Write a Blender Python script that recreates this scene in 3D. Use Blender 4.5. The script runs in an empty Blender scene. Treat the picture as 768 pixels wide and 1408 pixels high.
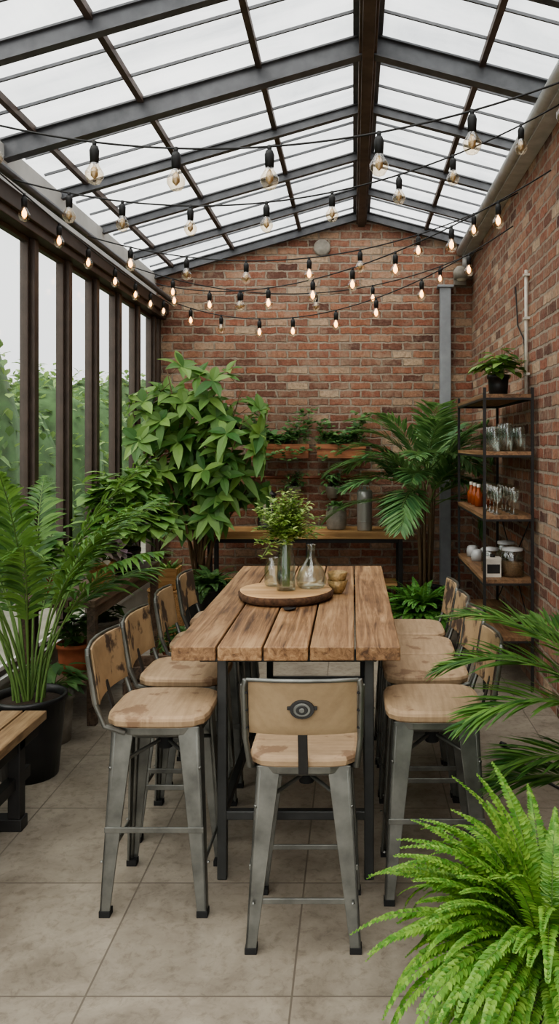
import bpy, math, random
from mathutils import Vector, Matrix
random.seed(7)
R=random.uniform
V=Vector
def lin(c):
    c/=255.0
    return c/12.92 if c<=0.04045 else ((c+0.055)/1.055)**2.4
def C(r,g,b): return (lin(r),lin(g),lin(b),1)
COL=bpy.context.scene.collection
# ------------------------------------------------------------ mesh builder
class MB:
    def __init__(s): s.v=[];s.f=[];s.m=[];s.s=[]
    def add(s,vs,fs,mi=0,sm=False):
        o=len(s.v); s.v.extend([tuple(x) for x in vs])
        for f in fs:
            s.f.append(tuple(i+o for i in f)); s.m.append(mi); s.s.append(sm)
    def hexa(s,b,t,mi=0):
        s.add(list(b)+list(t),[(3,2,1,0),(4,5,6,7),(0,1,5,4),(1,2,6,5),(2,3,7,6),(3,0,4,7)],mi)
    def box(s,x0,x1,y0,y1,z0,z1,mi=0):
        s.hexa([(x0,y0,z0),(x1,y0,z0),(x1,y1,z0),(x0,y1,z0)],[(x0,y0,z1),(x1,y0,z1),(x1,y1,z1),(x0,y1,z1)],mi)
    def beam(s,p1,p2,w,h,up=(0,0,1),mi=0):
        p1=V(p1);p2=V(p2);d=(p2-p1).normalized();u=V(up);sd=d.cross(u).normalized();u=sd.cross(d).normalized()
        q=[sd*a*w/2+u*b*h/2 for a,b in((-1,-1),(1,-1),(1,1),(-1,1))]
        s.hexa([p1+x for x in q],[p2+x for x in q],mi)
    def ibeam(s,p1,p2,w,h,mi=0,up=(0,0,1)):
        p1=V(p1);p2=V(p2);d=(p2-p1).normalized();sd=d.cross(V(up)).normalized();u=sd.cross(d).normalized()
        t=.012
        s.beam(p1+u*(h/2-t/2),p2+u*(h/2-t/2),w,t,up,mi); s.beam(p1-u*(h/2-t/2),p2-u*(h/2-t/2),w,t,up,mi)
        s.beam(p1,p2,w*.35,h-2*t,up,mi)
    def tube(s,pts,r,n=6,mi=0,cap=True):
        pts=[V(p) for p in pts]; k=len(pts)
        rs=r if isinstance(r,(list,tuple)) else [r]*k
        t=(pts[1]-pts[0]).normalized(); a=t.orthogonal().normalized(); vs=[]
        for i,p in enumerate(pts):
            if i<k-1: tt=(pts[i+1]-p)
            else: tt=(p-pts[i-1])
            if i>0 and i<k-1: tt=(pts[i+1]-pts[i-1])
            if tt.length>1e-9: tt.normalize()
            else: tt=t
            a=(a-tt*a.dot(tt)); a=a.normalized() if a.length>1e-6 else tt.orthogonal().normalized()
            b=tt.cross(a)
            for j in range(n):
                an=2*math.pi*j/n; vs.append(p+(a*math.cos(an)+b*math.sin(an))*rs[i])
        fs=[(i*n+j,i*n+(j+1)%n,(i+1)*n+(j+1)%n,(i+1)*n+j) for i in range(k-1) for j in range(n)]
        if cap: fs+= [tuple(reversed(range(n))),tuple(range((k-1)*n,k*n))]
        s.add(vs,fs,mi,True)
    def lathe(s,prof,c=(0,0,0),n=24,mi=0,wob=0,sm=True):
        vs=[];k=len(prof)
        for r,z in prof:
            for j in range(n):
                a=2*math.pi*j/n; rr=r*(1+wob*math.sin(a*3+1)+wob*.7*math.sin(a*5)) 
                vs.append((c[0]+rr*math.cos(a),c[1]+rr*math.sin(a),c[2]+z))
        fs=[(i*n+j,i*n+(j+1)%n,(i+1)*n+(j+1)%n,(i+1)*n+j) for i in range(k-1) for j in range(n)]
        s.add(vs,fs,mi,sm)
    def rrect(s,levels,mi=0,pw=5,n=32,c=(0,0,0)):
        vs=[];k=len(levels)
        for z,h in levels:
            for j in range(n):
                a=2*math.pi*(j+.5)/n;x=math.cos(a);y=math.sin(a)
                q=(abs(x)**pw+abs(y)**pw)**(-1/pw)
                vs.append((c[0]+x*q*h,c[1]+y*q*h,c[2]+z))
        fs=[(i*n+j,i*n+(j+1)%n,(i+1)*n+(j+1)%n,(i+1)*n+j) for i in range(k-1) for j in range(n)]
        fs+=[tuple(reversed(range(n))),tuple(range((k-1)*n,k*n))]
        s.add(vs,fs,mi,False)
    def leaf(s,base,d,nrm,L,W,droop=.2,segs=3,fold=.25,mi=0,wp=.8):
        d=d.normalized(); sd=nrm.cross(d)
        sd=sd.normalized() if sd.length>1e-5 else d.orthogonal().normalized()
        n=d.cross(sd)
        vs=[]
        for i in range(segs+1):
            t=i/segs
            p=base+d*(L*t)+V((0,0,-droop*L*t*t))
            if i==0 or i==segs: vs.append(p)
            else:
                w=W*.5*math.sin(math.pi*t**wp)
                vs+= [p-sd*w+n*(w*fold),p,p+sd*w+n*(w*fold)]
        fs=[]
        if segs==1: return
        fs+=[(0,2,1),(0,3,2)]
        for i in range(1,segs-1):
            a=1+(i-1)*3;b=a+3
            fs+=[(a,a+1,b+1,b),(a+1,a+2,b+2,b+1)]
        a=1+(segs-2)*3; e=len(vs)-1
        fs+=[(a,a+1,e),(a+1,a+2,e)]
        s.add(vs,fs,mi,False)
    def frond(s,base,az,elev,L,droop,n,ll,lw,mi=0,smi=1,ang=55,ld=.25,segs=3,start=.15,rr=.006,lift=.15,tipmin=.25,fold=.2,front=.35):
        h=V((math.cos(az),math.sin(az),0)); side=h.cross(V((0,0,1)))
        K=14; p=V(base); pts=[p.copy()]; tg=[]
        for i in range(K):
            th=elev-droop*((i+.5)/K)**1.3
            t=h*math.cos(th)+V((0,0,math.sin(th))); tg.append(t); p=p+t*(L/K); pts.append(p.copy())
        tg.append(tg[-1])
        s.tube(pts,[rr*(1-.8*i/K) for i in range(K+1)],4,smi,False)
        for i in range(n):
            t=start+(1-start)*(i+.5)/n
            x=t*K;k=min(int(x),K-1);f=x-k
            q=pts[k].lerp(pts[k+1],f); tt=tg[k]; up=side.cross(tt)
            u=(t-start)/(1-start)
            pr=tipmin+(1-tipmin)*math.sin(math.pi*min(1,(u*.5/front) if u<front else .5+.5*(u-front)/(1-front)))
            a=math.radians(ang*(1-.35*u)+R(-5,5))
            for sg in(-1,1):
                d=tt*math.cos(a)+side*(sg*math.sin(a))+up*(lift+R(-.08,.08))
                s.leaf(q,d,up,ll*pr*R(.9,1.08),lw,ld*R(.6,1.3),segs,fold,mi)
    def obj(s,name,mats,loc=(0,0,0),rot=0,bevel=0,clamp=None):
        if clamp:  # keep foliage inside the room: (xmin,xmax,ymax) world
            s.v=[(min(max(v[0],clamp[0]-loc[0]+(v[2]%.02)),clamp[1]-loc[0]-(v[2]%.02)),min(v[1],clamp[2]-loc[1]-(v[2]%.02)),max(v[2],-loc[2]+.0)) for v in s.v]
        me=bpy.data.meshes.new(name); me.from_pydata(s.v,[],s.f); me.update()
        for m in mats: me.materials.append(m)
        me.polygons.foreach_set('material_index',s.m); me.polygons.foreach_set('use_smooth',s.s)
        o=bpy.data.objects.new(name,me); COL.objects.link(o); o.location=loc; o.rotation_euler=(0,0,rot)
        if bevel:
            b=o.modifiers.new('bevel','BEVEL'); b.width=bevel; b.segments=2; b.limit_method='ANGLE'; b.angle_limit=.7
        return o
# ------------------------------------------------------------ materials
def newmat(name):
    m=bpy.data.materials.new(name); m.use_nodes=True; nt=m.node_tree
    return m,nt,nt.nodes,nt.links,nt.nodes['Principled BSDF']
def noise(nt,scale,detail=4,vec=None,rough=.55,dist=0):
    n=nt.nodes.new('ShaderNodeTexNoise'); n.inputs['Scale'].default_value=scale; n.inputs['Detail'].default_value=detail
    n.inputs['Roughness'].default_value=rough; n.inputs['Distortion'].default_value=dist
    if vec: nt.links.new(vec,n.inputs['Vector'])
    return n.outputs['Fac']
def ramp(nt,fac,stops):
    r=nt.nodes.new('ShaderNodeValToRGB'); e=r.color_ramp.elements
    while len(e)<len(stops): e.new(.5)
    for x,(p,c) in zip(e,stops):
        x.position=p; x.color=c if len(c)==4 else (*c,1)
    nt.links.new(fac,r.inputs[0]); return r.outputs[0]
def mix(nt,fac,a,b,mode='MIX'):
    m=nt.nodes.new('ShaderNodeMix'); m.data_type='RGBA'; m.blend_type=mode
    for i,x in((0,fac),(6,a),(7,b)):
        if hasattr(x,'is_linked'): nt.links.new(x,m.inputs[i])
        else: m.inputs[i].default_value=x
    return m.outputs[2]
def math_(nt,op,a,b=0,clamp=False):
    m=nt.nodes.new('ShaderNodeMath'); m.operation=op; m.use_clamp=clamp
    for i,x in enumerate((a,b)):
        if hasattr(x,'is_linked'): nt.links.new(x,m.inputs[i])
        else: m.inputs[i].default_value=x
    return m.outputs[0]
def objc(nt,scale=(1,1,1)):
    t=nt.nodes.new('ShaderNodeTexCoord'); mp=nt.nodes.new('ShaderNodeMapping'); mp.inputs['Scale'].default_value=scale
    nt.links.new(t.outputs['Object'],mp.inputs[0]); return mp.outputs[0]
def bump(nt,h,st,dist=.01):
    b=nt.nodes.new('ShaderNodeBump'); b.inputs['Strength'].default_value=st; b.inputs['Distance'].default_value=dist
    nt.links.new(h,b.inputs['Height']); return b.outputs[0]
def plain(name,c,rough=.5,metal=0,var=.15,scale=12,bmp=.1):
    m,nt,N,L,P=newmat(name)
    v=objc(nt); f=noise(nt,scale,5,v)
    lo=tuple(x*(1-var) for x in c[:3]); hi=tuple(min(1,x*(1+var)) for x in c[:3])
    L.new(ramp(nt,f,[(.3,lo),(.7,hi)]),P.inputs['Base Color'])
    P.inputs['Roughness'].default_value=rough; P.inputs['Metallic'].default_value=metal
    if bmp: L.new(bump(nt,f,bmp,.005),P.inputs['Normal'])
    return m
def leafmat(name,a,b,tr=.35,rough=.45):
    m,nt,N,L,P=newmat(name)
    g=N.new('ShaderNodeNewGeometry')
    col=ramp(nt,g.outputs['Random Per Island'],[(0,a),(.6,tuple((x+y)/2 for x,y in zip(a,b))),(1,b)])
    L.new(col,P.inputs['Base Color']); P.inputs['Roughness'].default_value=rough
    P.inputs['Specular IOR Level'].default_value=.45
    T=N.new('ShaderNodeBsdfTranslucent'); L.new(mix(nt,.3,col,(.28,.40,.09,1),'MIX'),T.inputs[0])
    M=N.new('ShaderNodeMixShader'); M.inputs[0].default_value=tr
    L.new(P.outputs[0],M.inputs[1]); L.new(T.outputs[0],M.inputs[2]); L.new(M.outputs[0],N['Material Output'].inputs[0])
    return m
def woodmat(name,dark,mid,light,axis='y',rough=.55,knots=True):
    m,nt,N,L,P=newmat(name)
    t=N.new('ShaderNodeTexCoord'); g=N.new('ShaderNodeNewGeometry')
    ad=N.new('ShaderNodeVectorMath'); ad.operation='ADD'
    cb=N.new('ShaderNodeCombineXYZ'); r10=math_(nt,'MULTIPLY',g.outputs['Random Per Island'],17)
    for i in range(3): L.new(r10,cb.inputs[i])
    L.new(t.outputs['Object'],ad.inputs[0]); L.new(cb.outputs[0],ad.inputs[1])
    mp=N.new('ShaderNodeMapping'); mp.inputs['Scale'].default_value={'y':(26,1.1,26),'x':(1.1,26,26),'z':(26,26,1.1)}[axis]
    L.new(ad.outputs[0],mp.inputs[0])
    f1=noise(nt,1.2,7,mp.outputs[0],.68,.8)
    f2=noise(nt,3.0,3,ad.outputs[0],.5)
    f=math_(nt,'ADD',math_(nt,'MULTIPLY',f1,.8),math_(nt,'MULTIPLY',f2,.3))
    col=ramp(nt,f,[(.40,dark),(.54,mid),(.70,light)])
    br=ramp(nt,g.outputs['Random Per Island'],[(0,(.74,.74,.74)),(1,(1.0,1.0,1.0))])
    col=mix(nt,1.0,col,br,'MULTIPLY')
    if knots:
        vo=N.new('ShaderNodeTexVoronoi'); vo.inputs['Scale'].default_value=1
        mk=N.new('ShaderNodeMapping'); mk.inputs['Scale'].default_value={'y':(5,2.6,5),'x':(2.6,5,5),'z':(5,5,2.6)}[axis]; L.new(ad.outputs[0],mk.inputs[0]); L.new(mk.outputs[0],vo.inputs['Vector'])
        k=ramp(nt,vo.outputs['Distance'],[(.04,(1,1,1)),(.15,(0,0,0))])
        col=mix(nt,math_(nt,'MULTIPLY',k,.75),col,tuple(x*.35 for x in dark[:3])+(1,))
    L.new(col,P.inputs['Base Color']); P.inputs['Roughness'].default_value=rough
    L.new(bump(nt,f1,.5,.005),P.inputs['Normal'])
    return m
def brickmat(name,ax):
    m,nt,N,L,P=newmat(name)
    t=N.new('ShaderNodeTexCoord'); sp=N.new('ShaderNodeSeparateXYZ'); L.new(t.outputs['Object'],sp.inputs[0])
    cb=N.new('ShaderNodeCombineXYZ'); L.new(sp.outputs[ax],cb.inputs[0]); L.new(sp.outputs[2],cb.inputs[1])
    nz=N.new('ShaderNodeTexNoise'); nz.inputs['Scale'].default_value=9; nz.inputs['Detail'].default_value=6; nz.inputs['Roughness'].default_value=.68; L.new(t.outputs['Object'],nz.inputs['Vector'])
    vm=N.new('ShaderNodeVectorMath'); vm.operation='MULTIPLY_ADD'; L.new(nz.outputs['Color'],vm.inputs[0]); vm.inputs[1].default_value=(.07,.05,0); L.new(cb.outputs[0],vm.inputs[2])
    b=N.new('ShaderNodeTexBrick'); L.new(vm.outputs[0],b.inputs['Vector'])
    b.inputs['Scale'].default_value=1; b.inputs['Brick Width'].default_value=.25; b.inputs['Row Height'].default_value=.095
    b.inputs['Mortar Size'].default_value=.0135; b.inputs['Mortar Smooth'].default_value=.4
    b.inputs['Color1'].default_value=(0,0,0,1); b.inputs['Color2'].default_value=(1,1,1,1); b.inputs['Mortar'].default_value=(.5,.5,.5,1)
    col=ramp(nt,b.outputs['Color'],[(0,C(112,80,70)),(.18,C(150,104,86)),(.36,C(172,114,92)),(.54,C(156,120,102)),(.7,C(180,124,98)),(.84,C(190,150,124)),(1,C(214,188,160))])
    fine=noise(nt,28,7,t.outputs['Object'],.72)
    big=noise(nt,1.1,5,t.outputs['Object'],.65)
    col=mix(nt,1,col,ramp(nt,fine,[(.28,(.5,.49,.48)),(.62,(1.05,1.05,1.05))]),'MULTIPLY')
    dirt=ramp(nt,noise(nt,5,6,t.outputs['Object'],.7),[(.48,(0,0,0)),(.66,(1,1,1))])
    col=mix(nt,math_(nt,'MULTIPLY',dirt,.6),col,C(184,162,140))
    mor=mix(nt,fine,C(116,102,90),C(208,192,172))
    col=mix(nt,b.outputs['Fac'],col,mor)
    col=mix(nt,1,col,ramp(nt,big,[(.32,(.7,.68,.66)),(.62,(1,1,1))]),'MULTIPLY')
    L.new(col,P.inputs['Base Color']); P.inputs['Roughness'].default_value=.92
    h=math_(nt,'ADD',math_(nt,'MULTIPLY',math_(nt,'SUBTRACT',1,b.outputs['Fac']),1.0),math_(nt,'MULTIPLY',fine,.9))
    L.new(bump(nt,h,1.0,.018),P.inputs['Normal'])
    return m
def glassmat(name,tint=(1,1,1),base=.06,haze=0):
    m,nt,N,L,P=newmat(name); N.remove(P)
    T=N.new('ShaderNodeBsdfTransparent'); T.inputs[0].default_value=(*tint,1)
    G=N.new('ShaderNodeBsdfGlossy'); G.inputs['Roughness'].default_value=.05
    lw=N.new('ShaderNodeLayerWeight'); lw.inputs[0].default_value=.35
    f=math_(nt,'ADD',math_(nt,'MULTIPLY',lw.outputs['Facing'],.45 if not haze else .12),base,True)
    M=N.new('ShaderNodeMixShader'); L.new(f,M.inputs[0]); L.new(T.outputs[0],M.inputs[1]); L.new(G.outputs[0],M.inputs[2]); out=M.outputs[0]
    if haze:
        D=N.new('ShaderNodeBsdfTranslucent'); D.inputs[0].default_value=(.85,.88,.88,1); E=N.new('ShaderNodeBsdfDiffuse'); E.inputs[0].default_value=(.7,.72,.72,1)
        A=N.new('ShaderNodeMixShader'); A.inputs[0].default_value=.4; L.new(D.outputs[0],A.inputs[1]); L.new(E.outputs[0],A.inputs[2])
        M2=N.new('ShaderNodeMixShader'); hz=math_(nt,'MULTIPLY',ramp(nt,noise(nt,1.5,5,objc(nt,(1,1,.6))),[(.3,(.4,)*3),(.7,(1,)*3)]),haze)
        L.new(hz,M2.inputs[0]); L.new(out,M2.inputs[1]); L.new(A.outputs[0],M2.inputs[2]); out=M2.outputs[0]
    L.new(out,N['Material Output'].inputs[0]); return m
def patchmat(name,base,patch,thr,scale,rough=.7):
    m,nt,N,L,P=newmat(name); v=objc(nt)
    g=N.new('ShaderNodeObjectInfo'); ad=N.new('ShaderNodeVectorMath'); ad.operation='ADD'; L.new(v,ad.inputs[0]); L.new(g.outputs['Location'],ad.inputs[1])
    f=noise(nt,scale,5,ad.outputs[0],.55); f2=noise(nt,40,4,ad.outputs[0])
    f3=noise(nt,1.6,6,objc(nt,(3,30,3)),.6)
    c=mix(nt,f2,tuple(x*.78 for x in base[:3])+(1,),base)
    c=mix(nt,1,c,ramp(nt,f3,[(.35,(.8,.78,.76)),(.6,(1,1,1))]),'MULTIPLY')
    c=mix(nt,ramp(nt,f,[(thr,(0,0,0)),(thr+.05,(1,1,1))]),c,patch)
    L.new(c,P.inputs['Base Color']); P.inputs['Roughness'].default_value=rough; L.new(bump(nt,f2,.2,.003),P.inputs['Normal']); return m

M_brickB=brickmat('brick_back',0); M_brickR=brickmat('brick_right',1)
M_steel=plain('dark_roof_steel',C(90,91,94),.5,.2,.25,9)
M_rust=plain('rusty_ridge_steel',C(90,76,68),.6,.2,.35,7)
M_frame=plain('bronze_window_frame',C(76,64,56),.45,.2,.2,9)
M_gal=plain('galvanised_steel',C(190,190,188),.5,.15,.15,9)
M_white=plain('painted_fascia',C(206,206,202),.7,0,.12,4)
M_gun=plain('gunmetal',C(118,119,114),.36,.75,.3,10,.05)
M_black=plain('black_metal',C(50,49,48),.5,.3,.2,10)
M_blackpot=plain('black_plastic_pot',C(34,34,35),.4,0,.2,10,.05)
M_rub=plain('rubber',C(26,26,26),.8)
M_soil=plain('soil',C(54,42,32),.95,0,.4,60,.5)
M_terra=plain('terracotta',C(176,106,74),.8,0,.2,10)
M_greypot=plain('stone_pot',C(142,136,126),.85,0,.25,14,.3)
M_wick=plain('wicker',C(174,136,92),.8,0,.4,80,.8)
M_steelcan=plain('brushed_canister',C(200,200,196),.35,.5,.08,5)
M_table=woodmat('reclaimed_table_wood',C(78,54,36),C(140,106,74),C(182,148,110),'y')
M_benchw=woodmat('bench_wood',C(144,102,62),C(196,152,100),C(218,178,128),'x',knots=False)
M_bench2=woodmat('weathered_bench_wood',C(92,70,50),C(146,118,88),C(180,152,118),'y')
M_dwood=woodmat('dark_wood',C(64,52,44),C(106,86,70),C(134,112,92),'y')
M_shelfw=woodmat('rack_shelf_wood',C(98,72,52),C(144,110,80),C(172,138,104),'y')
M_slab=woodmat('slab_top_wood',C(150,110,70),C(192,150,104),C(214,178,132),'x')
M_bark=plain('bark',C(84,60,42),.95,0,.5,40,1)
M_seat=patchmat('worn_seat',C(178,152,122),C(134,108,84),.58,7)
M_canvas=patchmat('tan_canvas',C(160,138,108),C(132,110,84),.7,5)
M_hide=patchmat('hide_canvas',C(174,148,114),C(76,62,52),.535,6)
M_leafP=leafmat('palm_leaf',C(54,94,46),C(116,156,78))
M_leafB=leafmat('back_palm_leaf',C(66,110,68),C(132,170,108))
M_leafS=leafmat('shrub_leaf',C(62,108,50),C(144,178,98))
M_leafR=leafmat('round_leaf',C(80,126,62),C(144,180,100))
M_leafD=leafmat('dark_leaf',C(56,92,52),C(106,142,82))
M_fern=leafmat('fern_leaf',C(80,134,50),C(150,188,88),.35)
M_fern2=leafmat('fern_leaf_small',C(66,120,54),C(122,172,84),.35)
M_spr=leafmat('sprig_leaf',C(120,154,76),C(188,206,126),.35)
M_purp=leafmat('purple_leaf',C(84,60,74),C(118,112,94),.2)
M_out=leafmat('outdoor_leaf',C(70,104,54),C(146,174,102),.3)
M_stem=plain('green_stem',C(98,126,66),.6); M_bstem=plain('brown_stem',C(110,90,66),.8)
M_glass=glassmat('clear_glass',(.95,.98,.96),.07)
M_win=glassmat('window_glass',(.92,.94,.93),.03,.035)
M_amber=plain('amber_glass',C(156,78,34),.2); M_gold=plain('brass_mosaic',C(158,132,90),.45,.4,.4,60,.6)
M_cream=plain('cream_ceramic',C(208,202,190),.5); M_brown=plain('dried_goods',C(134,102,76),.9,0,.4,80,.4)
M_wire=plain('black_cord',C(30,30,30),.6)
m,nt,N,L,P=newmat('warm_filament'); P.inputs['Emission Color'].default_value=(1,.50,.17,1); P.inputs['Emission Strength'].default_value=5.5; M_fil=m
M_fil0=plain('unlit_filament',C(190,170,130),.4,.5)
# roof glass
m,nt,N,L,P=newmat('frosted_roof_glass'); N.remove(P); M_roof=m
T=N.new('ShaderNodeBsdfTransparent')
D=N.new('ShaderNodeBsdfTranslucent'); D.inputs[0].default_value=(.88,.9,.9,1)
L.new(ramp(nt,noise(nt,1.3,6,objc(nt,(.35,1.8,1)),.65,.5),[(.34,(.56,.59,.61)),(.64,(.97,.98,.98))]),T.inputs[0])
f=ramp(nt,noise(nt,1.1,6,objc(nt,(1,.5,1)),.65,.6),[(.3,(.1,)*3),(.7,(.45,)*3)])
M=N.new('ShaderNodeMixShader'); L.new(f,M.inputs[0]); L.new(T.outputs[0],M.inputs[1]); L.new(D.outputs[0],M.inputs[2]); L.new(M.outputs[0],N['Material Output'].inputs[0])
# floor
m,nt,N,L,P=newmat('stone_tile_floor'); M_floor=m
t=N.new('ShaderNodeTexCoord'); mp=N.new('ShaderNodeMapping'); mp.inputs['Location'].default_value=(.21+7.1,-2.75+7.1,0); L.new(t.outputs['Object'],mp.inputs[0])
b=N.new('ShaderNodeTexBrick'); L.new(mp.outputs[0],b.inputs['Vector']); b.offset=0; b.inputs['Scale'].default_value=1; b.inputs['Brick Width'].default_value=.71; b.inputs['Row Height'].default_value=.71
b.inputs['Mortar Size'].default_value=.004; b.inputs['Mortar Smooth'].default_value=.2
b.inputs['Color1'].default_value=(0,0,0,1); b.inputs['Color2'].default_value=(1,1,1,1)
n1=noise(nt,3.2,8,t.outputs['Object'],.7,.4); n2=noise(nt,22,7,t.outputs['Object'],.72,.5)
c=ramp(nt,n1,[(.3,C(122,113,101)),(.5,C(145,136,123)),(.72,C(164,155,141))])
c=mix(nt,1,c,ramp(nt,n2,[(.32,(.7,.68,.66)),(.5,(1,1,1))]),'MULTIPLY')
c=mix(nt,1,c,ramp(nt,b.outputs['Color'],[(0,(.88,.88,.88)),(1,(1,1,1))]),'MULTIPLY')
c=mix(nt,b.outputs['Fac'],c,C(104,96,86)); L.new(c,P.inputs['Base Color'])
L.new(ramp(nt,n2,[(.3,(.44,)*3),(.7,(.30,)*3)]),P.inputs['Roughness'])
L.new(bump(nt,math_(nt,'SUBTRACT',math_(nt,'MULTIPLY',n2,.4),b.outputs['Fac']),.2,.004),P.inputs['Normal'])

# ------------------------------------------------------------ room shell
XL,XR,YB,YF=-2.35,1.42,9.57,-1.2
INR=(XL+.09,XR-.02,YB-.06)
RX,RZ,LZ,EZ=.1,4.68,3.97,4.33
def zr(x): return RZ-(RX-x)*(RZ-LZ)/(RX-XL) if x<RX else RZ-(x-RX)*(RZ-EZ)/(XR-RX)
b=MB(); b.box(XL-.1,XR+.3,YF,YB+.3,-.1,0); b.obj('floor',[M_floor])
b=MB(); pl=[(XL-.1,0),(XR+.3,0),(XR+.3,zr(XR+.3)),(RX,RZ),(XL-.1,zr(XL-.1))]
b.add([(x,YB,z) for x,z in pl]+[(x,YB+.3,z) for x,z in pl],[(0,1,2,3,4),(9,8,7,6,5)]+[(i,i+5,(i+1)%5+5,(i+1)%5) for i in range(5)]); b.obj('wall_back',[M_brickB])
b=MB(); b.box(XR,XR+.3,YF,YB,0,EZ-.02); b.obj('wall_right',[M_brickR])
b=MB(); b.box(XL-.08,XL+.02,YF,YB,0,.32); b.box(XL-.1,XL+.06,YF,YB,.32,.36); b.obj('wall_left',[M_white])
b=MB(); b.box(XL-.05,XL,YF,YB,3.5,LZ-.05); b.obj('trim_1',[M_white])
b=MB(); b.box(XL-.06,XL+.12,YF,YB-.01,3.38,3.52,0); b.box(XL+.12,XL+.15,YF,YB-.01,3.44,3.56,0); b.tube([(XL+.19,YF,3.6),(XL+.19,YB-.02,3.6)],.03,8,1)
b.obj('eave_beam',[M_frame,M_steel],bevel=.004)
# windows
ys=[5.8+.7*k for k in range(-9,6)]
wi=1
for k in range(len(ys)-1):
    a,c=ys[k],ys[k+1]; mb=MB()
    y0,y1,z0,z1=a+.045,c-.045,.36,3.38; fr=.035
    for s in((y0,y0+fr,z0,z1),(y1-fr,y1,z0,z1),(y0+fr,y1-fr,z0,z0+fr),(y0+fr,y1-fr,z1-fr,z1)): mb.box(XL-.02,XL+.025,*s,mi=0)
    mb.add([(XL,y0+fr,z0+fr),(XL,y1-fr,z0+fr),(XL,y1-fr,z1-fr),(XL,y0+fr,z1-fr)],[(0,1,2,3)],1)
    mb.obj('window_%d'%wi,[M_frame,M_win]); wi+=1
for i,y in enumerate(ys+[YB-.06]):
    b=MB(); b.box(XL-.05,XL+.06,y-.038,y+.038,.36,3.38); b.obj('trim_%d'%(i+2),[M_frame],bevel=.004)
# roof
b=MB()
for x0,x1 in((XL-.25,RX),(RX,XR+.35)):
    b.add([(x0,YF,zr(x0)+.03),(x1,YF,zr(x1)+.03),(x1,YB+.3,zr(x1)+.03),(x0,YB+.3,zr(x0)+.03)],[(0,1,2,3)])
b.obj('ceiling',[M_roof])
b=MB()
def slope(y,w,h,off,ib=True,mi=0):
    for x0,x1 in((XL-.02,RX-.05),(XR+.0,RX+.05)):
        p=(x0,y,zr(x0)-off);q=(x1,y,zr(x1)-off)
        (b.ibeam if ib else b.beam)(p,q,w,h,mi=mi)
for k in range(-6,5):
    y=5.41+1.06*k
    if k==0: slope(y,.085,.14,.085)
    elif k==4: slope(YB-.06,.07,.1,.06)
    elif k<0: slope(y,.06,.11,.07)
    else: slope(y,.055,.08,.055)
for k in range(-8,5):
    y=5.41+1.06*k
    for fy in(.36,.7):
        if y+1.06*fy<YB-.1: slope(y+1.06*fy,.014,.018,.0,False)
for px in(-.635,-1.43,.87,-2.15): b.beam((px,YF,zr(px)-.015),(px,YB-.01,zr(px)-.015),.04,.045,mi=1)
b.obj('roof_rafters',[M_steel,M_rust])
b=MB(); b.box(RX-.06,RX+.06,YF,YB-.005,RZ-.16,RZ-.02,0); b.box(RX-.04,RX+.04,YF,YB-.005,RZ-.19,RZ-.16,0); b.box(RX-.1,RX+.1,YF,YB-.005,RZ-.04,RZ+.06,1)
b.obj('ridge_beam',[M_rust,M_steel],bevel=.004)
b=MB(); b.box(XR-.12,XR-.001,YF,YB-.01,EZ-.2,EZ-.16,0); b.box(XR-.03,XR-.001,YF,YB-.01,EZ-.16,EZ-.02,0); b.tube([(XR-.14,YF,EZ-.14),(XR-.14,YB-.03,EZ-.14)],.05,12,0)
b.tube([(XR-.08,YB-.09,EZ-.2),(XR-.08,YB-.09,3.99)],.045,12,0)
b.obj('gutter',[M_gal])
b=MB(); b.box(1.03,1.16,YB-.1,YB-.005,0,3.75); b.box(1.0,1.19,YB-.12,YB-.001,3.75,3.78); b.obj('steel_column',[plain('grey_column_paint',C(150,154,158),.55,.1,.15,6)],bevel=.006)
# wall lamp & conduit
b=MB(); b.box(1.2,1.34,YB-.1,YB-.001,3.78,3.98,0); b.lathe([(.001,0),(.09,.01),(.1,.09),(.06,.15),(.001,.16)],(1.27,YB-.2,3.82),18,0); b.tube([(1.27,YB-.12,3.9),(1.27,YB-.2,3.95)],.02,8,0)
b.lathe([(.001,-.02),(.05,-.01),(.06,.01)],(1.27,YB-.2,3.82),14,1); b.obj('wall_lamp',[M_greypot,M_cream])
b=MB(); b.tube([(XR-.025,6.45,3.3),(XR-.025,6.45,2.3)],.014,8,0)
for z in(2.45,2.9,3.25): b.box(XR-.045,XR-.001,6.42,6.48,z,z+.02,0)
b.tube([(XR-.02,6.9,3.25),(XR-.02,6.8,2.9),(XR-.02,6.55,2.75),(XR-.02,6.5,2.5)],.006,6,1)
b.obj('wall_conduit',[M_cream,M_wire])
b=MB(); b.lathe([(.001,0),(.1,0),(.1,-.02),(.08,-.03),(.001,-.03)],(0,0,0),20,0); o=b.obj('wall_vent',[M_greypot],(-.37,YB-.0,4.24)); o.rotation_euler=(-math.pi/2,0,0)
# ------------------------------------------------------------ dining table
b=MB(); x0,x1,y0,y1=-.775,.205,3.395,5.64; zt=1.04
ed=[x0+(x1-x0)*k/5 for k in range(6)]
for i in range(5): b.box(ed[i]+.004,ed[i+1]-.004,y0+R(-.006,.006),y1+R(-.01,.01),zt-.062,zt+R(-.002,.0),0)
b.box(x0+.1,x1-.1,y0+.12,y0+.2,zt-.1,zt-.063,1); b.box(x0+.1,x1-.1,y1-.2,y1-.12,zt-.1,zt-.063,1)
lx=(-.57,.07); ly=(3.5,5.5)
for X in lx:
    for Y in ly: b.box(X-.021,X+.021,Y-.021,Y+.021,0,zt-.063,1)
    b.box(X-.018,X+.018,ly[0],ly[1],.26,.3,1); b.box(X-.018,X+.018,ly[0],ly[1],zt-.1,zt-.064,1)
for Y in ly: b.box(lx[0],lx[1],Y-.018,Y+.018,.26,.3,1)
b.box(lx[0],lx[1],4.48,4.52,.26,.3,1)
M_tleg=plain('table_frame_steel',C(68,69,68),.45,.5,.2,10)
b.obj('dining_table',[M_table,M_tleg],bevel=.005)
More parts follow.
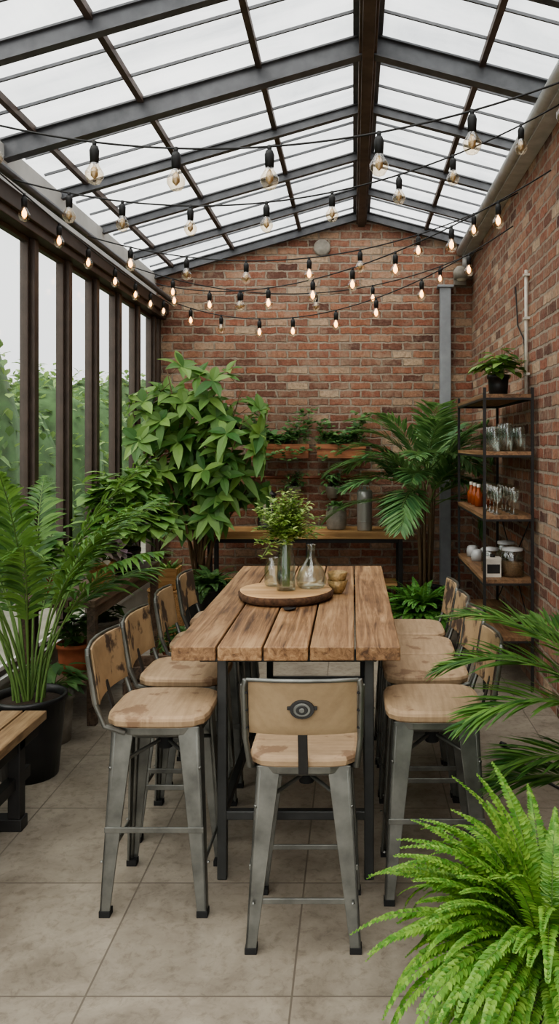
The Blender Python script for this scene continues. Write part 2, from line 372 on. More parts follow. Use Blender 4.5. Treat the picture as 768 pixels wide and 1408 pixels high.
# ------------------------------------------------------------ stools
def stool_mesh(hide):
    b=MB(); dz=-.07 if hide else -.012
    b.rrect([(.718,.19),(.728,.206),(.748,.21),(.76,.206),(.766,.19),(.767,.1)],1)
    b.rrect([(.675,.165),(.69,.185),(.718,.188)],0)
    for sx in(-1,1):
        for sy in(-1,1):
            tx,ty,bx,by=.178,.178,.215,.215; wt,wb,th=.09,.04,.01
            def q(cx,cy,w,z,a):
                if a==0: return [(sx*cx,sy*cy,z),(sx*(cx-w),sy*cy,z),(sx*(cx-w),sy*(cy-th),z),(sx*cx,sy*(cy-th),z)]
                return [(sx*cx,sy*cy,z),(sx*(cx-th),sy*cy,z),(sx*(cx-th),sy*(cy-w),z),(sx*cx,sy*(cy-w),z)]
            for a in(0,1): b.hexa(q(bx,by,wb,.02,a),q(tx,ty,wt,.72,a),0)
            b.tube([(sx*(bx-.012),sy*(by-.012),.02),(sx*(tx-.014),sy*(ty-.014),.7)],[.012,.016],8,0)
            b.box(*sorted((sx*(bx-.042),sx*(bx+.003))),*sorted((sy*(by-.042),sy*(by+.003))),0,.025,2)
            b.lathe([(.001,.006),(.006,.004),(.008,0)],(sx*(bx-.03),sy*by*1.0,.2),8,0)
    zr_=.2; e=.2
    for s in(-1,1):
        b.beam((-e,s*e,zr_),(e,s*e,zr_),.008,.022,mi=0); b.beam((s*e,-e,zr_+.13),(s*e,e,zr_+.13),.008,.022,mi=0)
        b.tube([(-.185,s*.185,.56),(0,0,.62),(.185,-s*.185,.56)],.009,6,0)
    b.lathe([(.001,.58),(.03,.58),(.03,.64),(.014,.65),(.014,.69)],(0,0,0),14,2)
    for s in(-1,1):
        b.tube([(s*.185,-.12,.70),(s*.2,-.2,.73),(s*.212,-.235,.86+dz*.5),(s*.215,-.262,1.07+dz),(s*.208,-.265,1.1+dz)],.0115,8,0)
        b.beam((s*.212,-.228,.86+dz*.6),(s*.216,-.26,1.08+dz),.024,.012,(0,1,0),0)
        for z,y in((.91,-.246),(.98,-.256),(1.05,-.266)): b.lathe([(.001,.004),(.006,.002),(.007,-.004)],(s*.205,y,z+dz),8,2)
    n=9; fr=[];bk=[]
    prof=[(.882,-.23),(.92,-.238),(.99,-.248),(1.07,-.26),(1.096,-.264)]
    for z,y in prof:
        for i in range(n):
            u=-1+2*i/(n-1); yy=y-.028*(1-u*u)
            fr.append((u*.2,yy,z+dz)); bk.append((u*.2,yy+.014,z+dz))
    k=len(prof); vs=fr+bk; o=n*k; fs=[]
    for i in range(k-1):
        for j in range(n-1):
            a=i*n+j; fs.append((a,a+1,a+n+1,a+n)); fs.append((o+a,o+a+n,o+a+n+1,o+a+1))
    for j in range(n-1):
        fs.append((j,o+j,o+j+1,j+1)); a=(k-1)*n+j; fs.append((a,a+1,o+a+1,o+a))
    for i in range(k-1):
        a=i*n; fs.append((a,a+n,o+a+n,o+a)); a=i*n+n-1; fs.append((a,o+a,o+a+n,a+n))
    b.add(vs,fs,3,True)
    b.tube([(-.205,-.265,1.098+dz),(-.1,-.287,1.1+dz),(0,-.294,1.101+dz),(.1,-.287,1.1+dz),(.205,-.265,1.098+dz)],.008,8,0)
    b.hexa([(-.018,-.215,.70),(.018,-.215,.70),(.018,-.209,.70),(-.018,-.209,.70)],[(-.018,-.281,1.0+dz),(.018,-.281,1.0+dz),(.018,-.274,1.0+dz),(-.018,-.274,1.0+dz)],4)
    for r,t,mi in((.045,.010,4),(.032,.014,0),(.022,.017,4),(.011,.02,0)):
        vs=[];nn=20
        for yy in(-.274,-.279-t):
            for j in range(nn): a=2*math.pi*j/nn; vs.append((r*math.cos(a),yy,.99+dz+r*.8*math.sin(a)))
        b.add(vs,[tuple(range(nn,2*nn))]+[(j,(j+1)%nn,nn+(j+1)%nn,nn+j) for j in range(nn)],mi,False)
    b.beam((-.055,-.281,.994+dz),(.055,-.281,.994+dz),.006,.014,mi=4)
    return b
for hide,lst in((0,[(-.185,3.19,0,.955)]),(1,[(-.80,3.42,-90,1.045),(-.83,4.02,-91,1.02),(-.83,4.62,-88,1.02),(-.83,5.2,-90,1.02),(.345,3.5,90,1.035),(.36,4.05,91,1.02),(.355,4.51,89,1.01),(.35,4.95,90,1.01)])):
    b=stool_mesh(hide); me=None
    for x,y,r,s in lst:
        if me is None:
            o=b.obj('bar_stool',[M_gun,M_seat,M_rub,M_hide if hide else M_canvas,M_black],bevel=.002); me=o.data
        else:
            o=bpy.data.objects.new('bar_stool',me); COL.objects.link(o)
            bv=o.modifiers.new('bevel','BEVEL'); bv.width=.002; bv.segments=2; bv.limit_method='ANGLE'; bv.angle_limit=.7
        o.location=(x,y,0); o.rotation_euler=(0,0,math.radians(r)); o.scale=(1,1,s)
# ------------------------------------------------------------ table objects
b=MB(); n=48; rings=[(.245,0),(.262,.012),(.265,.035),(.255,.046),(.247,.05)]
b.lathe([(.001,0)]+rings[:4],(0,0,0),n,1,.02); b.lathe([(.255,.046),(.247,.05),(.001,.05)],(0,0,0),n,0,.02,False)
b.obj('live_edge_serving_board',[M_slab,M_bark],(-.378,4.45,1.042))
zb=1.093
def glassjar(b,c,prof,mi=0,n=24):
    b.lathe(prof+[(max(r-.004,.001),z) for r,z in reversed(prof)][:-1]+[(.001,prof[0][1]+.006)],c,n,mi)
b=MB(); glassjar(b,(0,0,0),[(.001,0),(.052,0),(.054,.02),(.05,.15),(.04,.22),(.036,.27),(.042,.31)])
b.lathe([(.001,.012),(.047,.012),(.047,.1),(.001,.1)],(0,0,0),20,2)
for i in range(90):
    a=R(0,2*math.pi); r=R(.02,.22); top=V((r*math.cos(a)+.01,r*math.sin(a),R(.36,.63)-r*.85))
    base=V((R(-.02,.02),R(-.02,.02),.02)); mid=V((top.x*.12,top.y*.12,.3))
    pts=[base,mid,mid.lerp(top,.6)+V((0,0,.03)),top]
    b.tube(pts,.0018,4,1,False)
    for k in range(22):
        t=k/22; p=mid.lerp(top,t); a2=R(0,6.28)
        b.leaf(p,V((math.cos(a2),math.sin(a2),R(-.1,.7))),V((0,0,1)),R(.03,.06),R(.018,.028),.2,3,.2,3)
b.obj('vase_with_greenery',[M_glass,M_stem,M_glass,M_spr],(-.37,4.42,zb))
b=MB(); glassjar(b,(0,0,0),[(.001,0),(.07,0),(.085,.02),(.088,.05),(.07,.1),(.035,.15),(.022,.18),(.024,.23),(.03,.24)]); b.obj('glass_carafe',[M_glass],(-.235,4.5,zb))
b=MB(); glassjar(b,(0,0,0),[(.001,0),(.045,0),(.055,.02),(.055,.1),(.03,.14),(.028,.16)]); b.obj('glass_bottle',[M_glass],(-.45,4.55,zb))
b=MB()
for z,r in((0,.06),(.045,.06)):
    b.lathe([(.001,z),(r*.5,z),(r*.72,z+.02),(r,z+.075),(r-.004,z+.075),(r*.68,z+.022),(.001,z+.012)],(0,0,0),24,0)
b.obj('mosaic_bowl_stack',[M_gold],(-.09,4.6,1.042))
b=MB(); b.lathe([(.001,0),(.03,.002),(.035,.008),(.02,.006),(.001,.005)],(0,0,0),14,0,.1); b.obj('small_dish',[M_black],(-.33,4.14,1.042))
# ------------------------------------------------------------ pots & plants helpers
def pot(b,r,h,mi,smi,taper=.8,rim=.012,c=(0,0,0),n=28):
    b.lathe([(.001,0),(r*taper,0),(r*(taper+1)/2,h*.5),(r*.97,h-.03),(r+rim*.5,h-.03),(r+rim*.5,h),(r-.012,h),(r-.02,h-.04),(r-.02,h-.05)],c,n,mi)
    b.lathe([(r-.015,h-.045),(.001,h-.03)],c,n,smi)
# front left palm
b=MB(); pot(b,.205,.46,0,1,.78); random.seed(11)
for i in range(28):
    a=i*2.4+R(-.3,.3); r=R(0,.09); base=V((r*math.cos(a),r*math.sin(a),.42))
    k=i/28
    el=1.53-.28*k; Lf=R(1.75,2.0)-.7*k
    if math.cos(a)>.1:
        Lf*=.8
        if k>.6: continue
    b.frond(base,a+R(-.2,.2),el,Lf,R(.75,1.1)+.5*k,26,R(.28,.36),.032,2,3,ang=42,ld=.45,segs=4,start=.42,rr=.009,front=.35,lift=.1)
b.obj('potted_areca_palm',[M_blackpot,M_soil,M_leafP,M_stem],(-1.86,4.6,0),clamp=INR)
# back right palm
b=MB(); pot(b,.19,.4,0,1,.75); random.seed(5)
for i in range(7):
    a=i*.9; b.tube([(.05*math.cos(a),.05*math.sin(a),.36),(.07*math.cos(a),.07*math.sin(a),.9),(.1*math.cos(a),.1*math.sin(a),1.55)],[.022,.018,.012],6,4)
for i in range(40):
    a=i*2.4; el=R(.2,1.5); base=V((.06*math.cos(a),.06*math.sin(a),R(1.2,1.65)))
    b.frond(base,a+R(-.3,.3),el,R(.85,1.1),R(.9,1.6),28,R(.32,.40),.034,2,3,ang=48,ld=.22,segs=3,start=.22,rr=.008,front=.4)
b.obj('potted_kentia_palm',[M_blackpot,M_soil,M_leafB,M_stem,M_bstem],(.76,8.4,0),clamp=(INR[0],INR[1],YB-.14))
# right palm (edge of frame)
b=MB(); pot(b,.17,.5,0,1,.78); random.seed(9)
for az,el,Ln,dr in((3.05,1.3,1.15,1.75),(3.35,1.2,1.05,1.8),(2.75,1.38,1.2,1.6),(3.25,.75,.72,1.1),(2.2,1.3,1.0,1.3),(1.7,1.3,1,1.2),(3.0,.5,.62,.9),(1.2,1.4,1,.8),(.3,1.45,.9,.5)):
    b.frond(V((R(-.04,.04),R(-.04,.04),.47)),az,el,Ln,dr,38,.29,.024,2,3,ang=42,ld=.2,segs=3,start=.4,rr=.007)
b.obj('potted_palm',[M_blackpot,M_soil,M_leafP,M_stem],(1.2,3.15,0),clamp=INR)
# ferns
def fern(name,loc,r,h,nf,Lr,mat,seed,n=42,ll=.05,lw=.016,z0=.35):
    random.seed(seed); b=MB(); pot(b,r,h,0,1,.75)
    for i in range(nf):
        a=i*2.39996+R(-.2,.2); el=R(z0,1.5)
        base=V((R(0,r*.6)*math.cos(a),R(0,r*.6)*math.sin(a),h-.03+R(0,.03)))
        Lf=R(*Lr)
        b.frond(base,a,el,Lf,R(1.2,2.1) if el<.9 else R(.9,2.0),n,ll,lw,2,3,ang=80,ld=.12,segs=3,start=.08,rr=.0025,lift=.05,tipmin=.15,front=.3,fold=.35)
    return b.obj(name,[M_blackpot,M_soil,mat,M_stem],loc,clamp=INR)
fern('potted_fern',(.58,2.36,0),.16,.4,340,(.32,.60),M_fern,3,40,.036,.018)
fern('potted_fern',(.62,7.3,0),.15,.34,120,(.3,.48),M_fern2,4,24,.055,.024)
fern('potted_fern',(-1.38,7.75,0),.13,.5,50,(.22,.36),M_leafD,14,22,.055,.024)
# tall shrub
random.seed(21); b=MB(); pot(b,.2,.4,0,1,.8)
def cluster(b,p,out,n,Ln,W,mi,dr=.35):
    out=out.normalized(); a0=R(0,6.28); u=out.orthogonal().normalized(); w=out.cross(u)
    for i in range(n):
        a=a0+i*6.283/n+R(-.2,.2)
        d=u*math.cos(a)+w*math.sin(a)+out*R(.1,.7)
        b.leaf(p,d,out+V((0,0,.3)),Ln*R(.75,1.15),W*R(.85,1.15),dr*R(.5,1.3),5,.22,mi)
hs=[1.9,2.2,2.45,2.6,2.4,2.65,1.6,2.3,2.1,2.5,1.5,2.55,2.3,1.8,2.45,2.2,1.6,2.0]
for i in range(18):
    a=R(0,6.28); tx=-.68+1.36*i/17; ty=R(-.45,.3); tz=hs[i]
    pts=[V((.05*math.cos(a),.05*math.sin(a),.36)),V((tx*.25,ty*.3,tz*.5+.1)),V((tx*.7,ty*.7,tz*.82)),V((tx,ty,tz))]
    b.tube(pts,[.018,.015,.010,.005],6,3)
    for k in range(9):
        t=.15+.85*(k+R(0,1))/9; q=pts[1].lerp(pts[2],t*2) if t<.5 else pts[2].lerp(pts[3],t*2-1)
        off=V((R(-.2,.2),R(-.25,.25),R(-.2,.2)));q2=q+off
        b.tube([q,q2],[.004,.003],4,3,False); cluster(b,q2,off+V((0,-.2,.25)),random.randint(5,7),.26,.098,2)
b.obj('potted_umbrella_plant',[M_blackpot,M_soil,M_leafS,M_bstem],(-1.60,8.4,0),clamp=(XL+.09,-.86,YB-.3))
# ------------------------------------------------------------ plant table on left & its contents
b=MB(); X0,X1,Y0,Y1,z=-2.26,-1.72,5.35,7.15,.85
for i in range(3): b.box(X0+(X1-X0)*i/3+.003,X0+(X1-X0)*(i+1)/3-.003,Y0,Y1,z-.05,z,0)
for X in(X0+.04,X1-.04):
    for Y in(Y0+.06,Y1-.06): b.box(X-.03,X+.03,Y-.03,Y+.03,0,z-.05,0)
    b.box(X-.02,X+.02,Y0+.06,Y1-.06,z-.13,z-.05,0); b.box(X-.02,X+.02,Y0+.06,Y1-.06,.2,.25,0)
for i in range(5): b.box(X0+.06,X1-.06,Y0+.1+i*.31,Y0+.36+i*.31,.25,.27,0)
b.obj('plant_stand_table',[M_dwood],bevel=.004)
def bushy(name,loc,potr,poth,potm,rad,hgt,n,Ln,W,lm,seed,cy=0,taper=.85,wp=.8,dr=.3,zmin=.03):
    random.seed(seed); b=MB(); pot(b,potr,poth,0,1,taper)
    for i in range(n):
        a=R(0,6.28); e=R(.0,1.0); r=rad*math.sqrt(R(.1,1))*math.cos(e*1.2)
        p=V((r*math.cos(a),r*math.sin(a)+cy,poth+zmin+hgt*e*R(.6,1)))
        b.tube([V((0,0,poth-.05)),V((p.x*.4,p.y*.4,poth+(p.z-poth)*.7)),p],[.004,.003,.002],4,3,False)
        for k in range(random.randint(1,3)):
            a2=a+R(-1.2,1.2); d=V((math.cos(a2),math.sin(a2),R(-.3,.4)))
            b.leaf(p+V((R(-.03,.03),R(-.03,.03),R(-.03,.03))),d,V((-d.x*.3,-d.y*.3,1)),Ln*R(.7,1.2),W*R(.8,1.2),dr,5,.12,2,wp)
    return b.obj(name,[potm,M_soil,lm,M_stem],loc,clamp=(INR[0],INR[1],INR[2]))
bushy('potted_pilea',(-1.86,6.5,.852),.13,.2,M_blackpot,.36,.62,130,.17,.15,M_leafR,31,-.0,wp=.7,zmin=.12)
bushy('potted_purple_plant',(-1.82,5.8,.852),.1,.2,M_wick,.16,.2,70,.09,.05,M_purp,32)
bushy('potted_leafy_plant',(-2.0,7.02,.852),.1,.16,M_greypot,.24,.6,60,.16,.1,M_leafS,33)
bushy('potted_rubber_plant',(-2.1,5.5,.852),.09,.16,M_terra,.14,.3,35,.12,.09,M_leafR,34)
b=MB(); random.seed(3)
def basket(b,r,h,mi,c=(0,0,0)):
    n=36;k=int(h/.02);vs=[];
    for i in range(k+1):
        z=h*i/k; rr=r*(.82+.18*math.sin(i/k*1.6))
        for j in range(n):
            a=6.28318*j/n; q=rr+.005*(1 if (i+j//2)%2 else -1); vs.append((c[0]+q*math.cos(a),c[1]+q*math.sin(a),c[2]+z))
    b.add(vs,[(i*n+j,i*n+(j+1)%n,(i+1)*n+(j+1)%n,(i+1)*n+j) for i in range(k) for j in range(n)]+[tuple(reversed(range(n)))],mi,True)
basket(b,.17,.55,0); b.tube([(.17*math.cos(t/20*6.283),.17*math.sin(t/20*6.283),.55) for t in range(21)],.012,6,0); b.lathe([(.16,.55),(.001,.55)],(0,0,0),20,0)
b.obj('wicker_basket',[M_wick],(-1.72,7.4,0))
b=MB(); h=.2
for s in(-1,1): b.hexa([(s*.08-.008,-.08,0),(s*.08+.008,-.08,0),(s*.08+.008,.08,0),(s*.08-.008,.08,0)],[(s*.11-.008,-.11,h),(s*.11+.008,-.11,h),(s*.11+.008,.11,h),(s*.11-.008,.11,h)]); b.hexa([(-.08,s*.08-.008,0),(.08,s*.08-.008,0),(.08,s*.08+.008,0),(-.08,s*.08+.008,0)],[(-.11,s*.11-.008,h),(.11,s*.11-.008,h),(.11,s*.11+.008,h),(-.11,s*.11+.008,h)])
b.box(-.085,.085,-.085,.085,0,.15,1)
for i in range(40):
    a=R(0,6.28); b.leaf(V((R(-.05,.05),R(-.05,.05),.15)),V((math.cos(a),math.sin(a),R(.6,2))),V((0,0,1)),R(.12,.24),.03,.3,4,.2,2)
b.obj('wooden_planter',[M_benchw,M_soil,M_leafS],(-1.72,7.4,.56))
bushy('potted_plant',(-1.93,5.12,0),.14,.3,M_greypot,.16,.2,50,.13,.06,M_leafD,35)
bushy('potted_plant',(-2.0,5.75,.272),.12,.2,M_terra,.14,.14,40,.1,.05,M_leafD,36)
bushy('potted_plant',(-2.0,6.4,.272),.12,.22,M_greypot,.14,.12,40,.1,.05,M_leafD,37)
bushy('potted_plant',(-1.45,6.6,0),.12,.22,M_terra,.14,.16,40,.1,.05,M_leafD,47)
b=MB(); 
for zz in(.02,.13,.24): 
    for s in(-1,1): b.box(-.17,.17,s*.15-.008,s*.15+.008,zz,zz+.085); b.box(s*.17-.008,s*.17+.008,-.15,.15,zz,zz+.085)
b.box(-.17,.17,-.15,.15,0,.02)
for sx in(-1,1):
    for sy in(-1,1): b.box(sx*.155-.015,sx*.155+.015,sy*.135-.015,sy*.135+.015,.02,.33)
b.obj('wooden_crate',[M_dwood],(-1.46,5.8,0),rot=.1,bevel=.003)
# left front bench
b=MB(); X0,X1,Y0,Y1,z=-2.1,-1.6,2.3,4.2,.5
for i in range(4): b.box(X0+.125*i+.006,X0+.125*(i+1)-.006,Y0,Y1,z-.045,z,0)
for Y in(Y0+.25,Y1-.25):
    for X in(X0+.06,X1-.06): b.box(X-.03,X+.03,Y-.035,Y+.035,.06,z-.045,1)
    b.box(X0+.02,X1-.02,Y-.04,Y+.04,0,.06,1); b.box(X0+.03,X1-.03,Y-.03,Y+.03,z-.11,z-.045,1)
b.box(X1-.1,X1-.05,Y0+.1,Y1-.1,.2,.26,1); b.box(X0+.05,X0+.1,Y0+.1,Y1-.1,.2,.26,1); b.box(X1-.08,X1-.04,Y0+.02,Y1-.02,z-.12,z-.046,1)
b.obj('slatted_bench',[M_bench2,M_black],bevel=.004)
# ------------------------------------------------------------ back bench/console
b=MB(); b.box(-1.7,.62,8.88,9.16,.84,.925,0); b.box(-1.7,.62,9.165,9.44,.84,.925,0)
for X in(-1.6,-.5,.53):
    for Y in(8.95,9.38): b.box(X-.025,X+.025,Y-.025,Y+.025,0,.84,1)
    b.box(X-.02,X+.02,8.95,9.38,.12,.16,1)
b.box(-1.6,.53,8.93,8.96,.79,.838,1)
b.box(-1.58,.5,8.98,9.36,.3,.33,0)
b.obj('console_bench',[M_benchw,M_black],bevel=.005)
b=MB(); b.lathe([(.001,0),(.08,0),(.084,.01),(.084,.36),(.086,.37),(.086,.43),(.07,.455),(.02,.46),(.02,.49),(.001,.49)],(0,0,0),28,0)
for zz in(.1,.3): b.tube([(.086*math.cos(t/24*6.283),.086*math.sin(t/24*6.283),zz) for t in range(25)],.004,6,0,False)
b.tube([(-.05,0,.455),(-.045,0,.5),(.045,0,.5),(.05,0,.455)],.006,6,0)
b.obj('steel_canister',[M_steelcan],(.13,9.0,.927))
b=MB(); 
for sx in(-1,1):
    for sy in(-1,1): b.box(sx*.08-.01,sx*.08+.01,sy*.08-.01,sy*.08+.01,.03,.38)
b.box(-.1,.1,-.1,.1,0,.03); b.box(-.1,.1,-.1,.1,.38,.4); b.hexa([(-.09,-.09,.4),(.09,-.09,.4),(.09,.09,.4),(-.09,.09,.4)],[(-.03,-.03,.47),(.03,-.03,.47),(.03,.03,.47),(-.03,.03,.47)])
b.tube([(-.03,0,.47),(-.03,0,.53),(.03,0,.53),(.03,0,.47)],.005,6); b.lathe([(.001,.03),(.035,.03),(.035,.2),(.001,.2)],(0,0,0),14,2)
for sx in(-1,1): b.box(sx*.082-.001,sx*.082+.001,-.07,.07,.03,.38,1); b.box(-.07,.07,sx*.082-.001,sx*.082+.001,.03,.38,1)
b.obj('lantern',[M_black,M_glass,M_cream],(-.98,9.1,.927))
def ribbed(b,r,h):
    b.lathe([(.001,0)]+[(r*(.85+.15*math.sin(k/16*3.1))+(.006 if k%2 else 0),h*k/16) for k in range(17)]+[(r*.8,h)],(0,0,0),24,0)
random.seed(8); b=MB(); ribbed(b,.115,.27); b.lathe([(.1,.24),(.001,.25)],(0,0,0),20,1)
for i in range(80):
    a=R(0,6.28); b.leaf(V((R(-.05,.05),R(-.05,.05),.24)),V((math.cos(a),math.sin(a),R(.2,1.5))),V((0,0,1)),R(.12,.21),.04,.4,4,.2,2)
b.obj('potted_succulent',[M_greypot,M_soil,M_leafB],(-.19,9.1,.927))
# wall planters
M_plk=woodmat('planter_wood',C(128,78,52),C(168,106,72),C(196,134,94),'x',knots=False)
def planter(x0,x1,seed):
    random.seed(seed); b=MB(); y0,y1,z0,z1=9.3,9.565,1.73,1.89
    b.box(x0,x1,y0,y0+.02,z0,z1,0); b.box(x0,x1,y1-.02,y1,z0,z1,0); b.box(x0,x0+.02,y0+.02,y1-.02,z0,z1,0); b.box(x1-.02,x1,y0+.02,y1-.02,z0,z1,0); b.box(x0+.02,x1-.02,y0+.02,y1-.02,z0,z1-.03,1)
    b.box(x0-.01,x1+.01,y0-.012,y0,z1-.05,z1+.005,0)
    n=int((x1-x0)*230)
    for i in range(n):
        x=R(x0+.02,x1-.02); p=V((x,R(y0+.0,y1-.05),z1-.03)); hang=R(0,1)<.07
        if hang: q=V((x+R(-.08,.08),y0-R(.03,.06),z1-R(0,.2)))
        else: q=V((x+R(-.08,.08),R(y0+.02,y1-.06),z1+R(.05,.28)*(1.4+math.sin(x*9))*.6))
        b.tube([p,(p+q)/2+V((0,0,.05)),q],.002,4,3,False)
        for k in range(4):
            a=R(3.3,6.1) if R(0,1)<.7 else R(0,6.28); d=V((math.cos(a),math.sin(a)*(.3 if math.sin(a)>0 else 1),R(-.05,.7)))
            b.leaf(q+V((R(-.03,.03),R(-.03,.01),R(-.02,.03))),d,V((0,-.5,1)),R(.05,.11),R(.035,.065),.15,3,.15,2)
    b.obj('wall_planter_box',[M_plk,M_soil,M_leafB,M_stem],clamp=INR,bevel=.002)
planter(-1.2,-.52,1); planter(-.42,.14,2)
b=MB(); b.tube([(-1.55,9.47,1.5),(.25,9.47,1.5)],.02,10,0)
for x in(-1.5,-.8,-.1,.2): b.tube([(x,9.47,1.5),(x,9.568,1.5)],.012,8,0); 
b.obj('copper_wall_rail',[plain('aged_copper',C(126,78,58),.4,.5,.3)])
def hangpot(x,seed,m):
    random.seed(seed); b=MB(); z=1.26; y=9.4
    b.lathe([(.001,z),(.06,z),(.085,z+.12),(.09,z+.14),(.075,z+.14),(.07,z+.11),(.001,z+.11)],(x,y,0),20,0)
    for a in(0,2.1,4.2): b.tube([(x+.085*math.cos(a),y+.085*math.sin(a),z+.13),(x,9.45,1.53)],.002,4,2,False)
    for i in range(40):
        a=R(0,6.28); r=R(.02,.16); q=V((x+r*math.cos(a),min(9.5,y+r*math.sin(a)),z+.16+R(-.1 if r>.1 else 0,.14)))
        b.tube([V((x,y,z+.11)),V((x+.5*(q.x-x),y+.5*(q.y-y),max(q.z,z+.17))),q],.0015,4,2,False)
        for k in range(3):
            a2=R(0,6.28); b.leaf(q,V((math.cos(a2),-abs(math.sin(a2)),R(-.4,.5))),V((0,0,1)),R(.05,.09),.035,.3,3,.2,1)
    b.obj('hanging_pot_plant',[m,M_leafB,M_wire],clamp=INR)
hangpot(-.69,1,M_greypot); hangpot(-.24,2,M_greypot)
# ------------------------------------------------------------ metal rack
b=MB(); X0,X1,Y0,Y1=1.005,1.37,6.12,7.6; H=2.33
for X in(X0,X1):
    for Y in(Y0,Y1): b.box(X-.011,X+.011,Y-.011,Y+.011,0,H,0)
lv=[.42,.86,1.35,1.84,2.28]
for z in lv:
    b.box(X0-.01,X1+.01,Y0-.01,Y1+.01,z-.028,z,1)
    for Y in(Y0,Y1): b.box(X0,X1,Y-.012,Y+.012,z-.045,z-.028,0)
    for X in(X0,X1): b.box(X-.012,X+.012,Y0,Y1,z-.045,z-.028,0)
b.tube([(X1,Y0,.42),(X1,Y1,1.35)],.005,6,0); b.tube([(X1,Y1,.42),(X1,Y0,1.35)],.005,6,0)
b.obj('metal_shelving_unit',[M_black,M_shelfw])
bushy('potted_pothos',(1.17,6.45,2.282),.085,.17,M_blackpot,.18,.17,60,.12,.075,M_leafS,41)
def goblet(b,x,y,z,s=1,mi=0):
    glassjar(b,(x,y,z),[(.001,0),(.034*s,0),(.03*s,.004),(.006*s,.01),(.005*s,.07*s),(.02*s,.085*s),(.038*s,.12*s),(.038*s,.19*s)],mi,16)
def jar(b,x,y,z,r,h,mi=0): glassjar(b,(x,y,z),[(.001,0),(r,0),(r,h*.85),(r*.85,h*.93),(r*.85,h)],mi,20)
b=MB()
for i in range(3):
    for j in range(3): jar(b,1.1+j*.1,6.22+i*.13,1.842,.04,.19+.03*(j%2))
b.obj('glass_tumblers',[M_glass])
b=MB()
for i in range(4):
    for j in range(2): goblet(b,1.12+j*.13,6.22+i*.16,1.352,1.15)
b.obj('wine_goblets',[M_glass])
b=MB()
for i in range(5):
    x,y=1.1+.11*(i%2),7.0+.11*i
    b.lathe([(.001,0),(.035,0),(.037,.1),(.02,.13),(.015,.17),(.015,.18),(.001,.18)],(x,y,1.352),14,0); b.lathe([(.018,.165),(.018,.195),(.001,.195)],(x,y,1.352),10,1)
b.obj('amber_bottles',[M_amber,M_cream])
b=MB()
for i,(x,y,r,h) in enumerate(((1.25,6.28,.09,.2),(1.12,6.52,.075,.17),(1.28,6.7,.08,.2))):
    jar(b,x,y,.862,r,h,0); b.lathe([(.001,.008),(r-.008,.008),(r-.008,h*.55),(.001,h*.58)],(x,y,.862),20,1); b.lathe([(r*.9,h),(r*.9,h+.02),(.001,h+.03)],(x,y,.862),20,2)
b.obj('storage_jars',[M_glass,M_brown,M_gal])
b=MB(); b.box(-.06,.06,-.05,.05,0,.13,0); b.box(-.05,.05,-.052,-.05,.03,.1,1); b.box(-.062,.062,-.052,.052,.13,.15,0); b.lathe([(.001,.15),(.02,.15),(.02,.17),(.001,.175)],(0,0,0),12,1); b.obj('recipe_tin',[M_cream,M_black],(1.09,6.26,.862),bevel=.004)
b=MB()
for i in range(3): b.lathe([(.001,0),(.05,0),(.055,.05),(.045,.09),(.03,.1),(.001,.1)],(1.1+.1*(i%2),7.1+.14*i,.862),16,0)
b.obj('ceramic_cups',[M_gal])
b=MB(); b.tube([(.95,5.0,.008),(1.02,4.8,.008),(.98,4.6,.008),(1.1,4.45,.008),(1.18,4.3,.008),(1.3,4.2,.008)],.007,6,0); b.tube([(.93,5.03,.015),(.95,5.0,.015)],.016,6,0); b.obj('power_cable',[M_wire])
# ------------------------------------------------------------ string lights
b=MB(); random.seed(13)
def string(p,q,sag,n,sc=1,lit=.6,t0=.03,t1=.97):
    p=V(p);q=V(q); f=lambda t:p.lerp(q,t)+V((0,0,-4*sag*t*(1-t)))
    b.tube([f(t/40) for t in range(41)],.0055,5,0)
    for i in range(n):
        t=t0+(t1-t0)*(i+.5+R(-.12,.12))/n; c=f(t); r=.034*sc; h=c.z
        b.tube([(c.x,c.y,h+.006),(c.x,c.y,h-.02*sc)],.008*sc,8,0)
        b.tube([(c.x,c.y,h-.015*sc),(c.x,c.y,h-.03*sc),(c.x,c.y,h-.075*sc)],[.013*sc,.018*sc,.016*sc],10,0)
        b.lathe([(.013*sc,0),(.017*sc,-.012*sc),(r,-.04*sc),(r*.98,-.056*sc),(r*.6,-.078*sc),(.001,-.086*sc)],(c.x,c.y,h-.073*sc),14,1)
        on=R(0,1)<lit
        b.lathe([(.002*sc,-.005*sc),(.014*sc,-.03*sc),(.014*sc,-.05*sc),(.001,-.065*sc)],(c.x,c.y,h-.073*sc),8,2 if on else 3)
string((-2.12,4.05,3.6),(1.38,3.8,3.78),.33,7,1.35,.1)
string((-2.12,5.0,3.55),(1.38,5.1,4.1),.38,8,1.2,.2)
string((-2.08,4.6,3.5),(-2.08,9.3,3.5),.06,7,1.1,.9)
string((-2.12,6.4,3.56),(1.38,6.7,4.0),.36,7,1.2,.4)
string((-2.12,8.6,3.62),(1.36,5.5,3.78),.36,9,1.25,.9)
string((-2.12,9.2,3.55),(1.36,6.8,3.75),.46,8,1.25,.9)
string((-2.12,7.7,3.6),(1.36,8.4,3.95),.36,5,1.15,.5)
b.obj('string_lights',[M_wire,glassmat('bulb_glass',(.98,.90,.78),.08),M_fil,M_fil0])
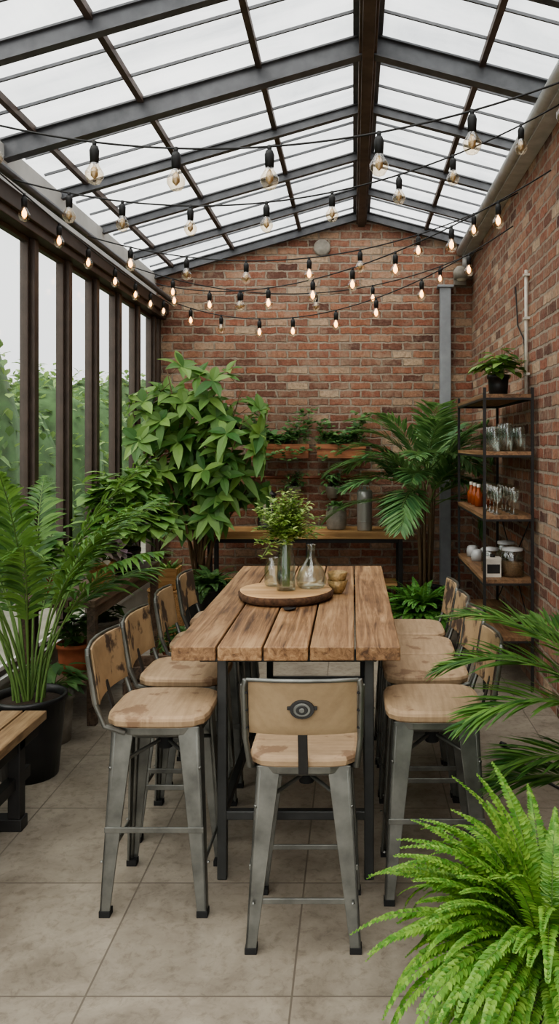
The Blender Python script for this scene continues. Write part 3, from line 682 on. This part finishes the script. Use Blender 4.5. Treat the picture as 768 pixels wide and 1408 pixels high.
# ------------------------------------------------------------ outside
b=MB(); b.box(-60,-2.46,-30,60,-.25,-.12); b.obj('ground_outside',[plain('gravel',C(130,128,114),.95,0,.2,3)])
b=MB(); random.seed(77)
for i in range(19):
    y=1+i*1.2; x=-5.2-R(0,1.6); hz=R(1.5,2.3)
    for k in range(520):
        a=R(0,6.28);ph=math.acos(R(-.6,1)); rr=R(.85,1.05)
        p=V((x+1.0*rr*math.sin(ph)*math.cos(a),y+.95*rr*math.sin(ph)*math.sin(a),hz*.8+hz*.95*rr*math.cos(ph)))
        d=V((R(-1,1),R(-1,1),R(-.4,1))); b.leaf(p,d,V((0,0,1)),R(.15,.28),R(.08,.14),.3,3,.2,0)
    b.lathe([(.001,-.1),(.85,.0),(.95,hz*.5),(.9,hz),(.6,hz*1.5),(.001,hz*1.7)],(x,y,0),14,1,.05)
b.obj('garden_hedge',[M_out,plain('hedge_core',C(66,92,54),.9,0,.4,5)])
b=MB(); n=30; vs=[]
for i in range(n+1):
    y=-10+i*4; h=11+3*math.sin(i*.5)+2*math.sin(i*1.3)
    vs+=[(-48,y,-.5),(-55,y,h)]
b.add(vs,[(2*i,2*i+1,2*i+3,2*i+2) for i in range(n)],0,True); b.obj('distant_hills',[plain('hazy_hill',C(140,152,138),.95,0,.15,.3)])
# ------------------------------------------------------------ light
w=bpy.data.worlds.new('overcast_sky'); bpy.context.scene.world=w; w.use_nodes=True; nt=w.node_tree
t=nt.nodes.new('ShaderNodeTexCoord'); f=noise(nt,2.2,5,t.outputs['Generated'],.55)
col=ramp(nt,f,[(.3,(.80,.82,.84)),(.7,(1,.99,.97))]); bg=nt.nodes['Background']; nt.links.new(col,bg.inputs[0]); bg.inputs[1].default_value=1.55
sd=bpy.data.lights.new('interior_fill','SUN'); sd.energy=3.9; sd.angle=math.radians(80); sd.color=(1,.96,.88); so=bpy.data.objects.new('interior_fill',sd); COL.objects.link(so); so.rotation_euler=(math.radians(26),math.radians(-14),0)  # added wide-angle fill that lifts the interior; overcast sky, no actual sun
cd=bpy.data.cameras.new('camera'); cam=bpy.data.objects.new('camera',cd); COL.objects.link(cam); cam.location=(0,0,1.9); cam.rotation_euler=(math.pi/2,0,0)
cd.sensor_fit='VERTICAL'; cd.sensor_height=36; cd.lens=36*1100/1408; cd.shift_x=-101/1408; cd.shift_y=-94/1408; cd.clip_end=300
sc=bpy.context.scene; sc.camera=cam
sc.view_settings.view_transform='AgX'; sc.view_settings.look='AgX - Medium High Contrast'; sc.view_settings.exposure=.32
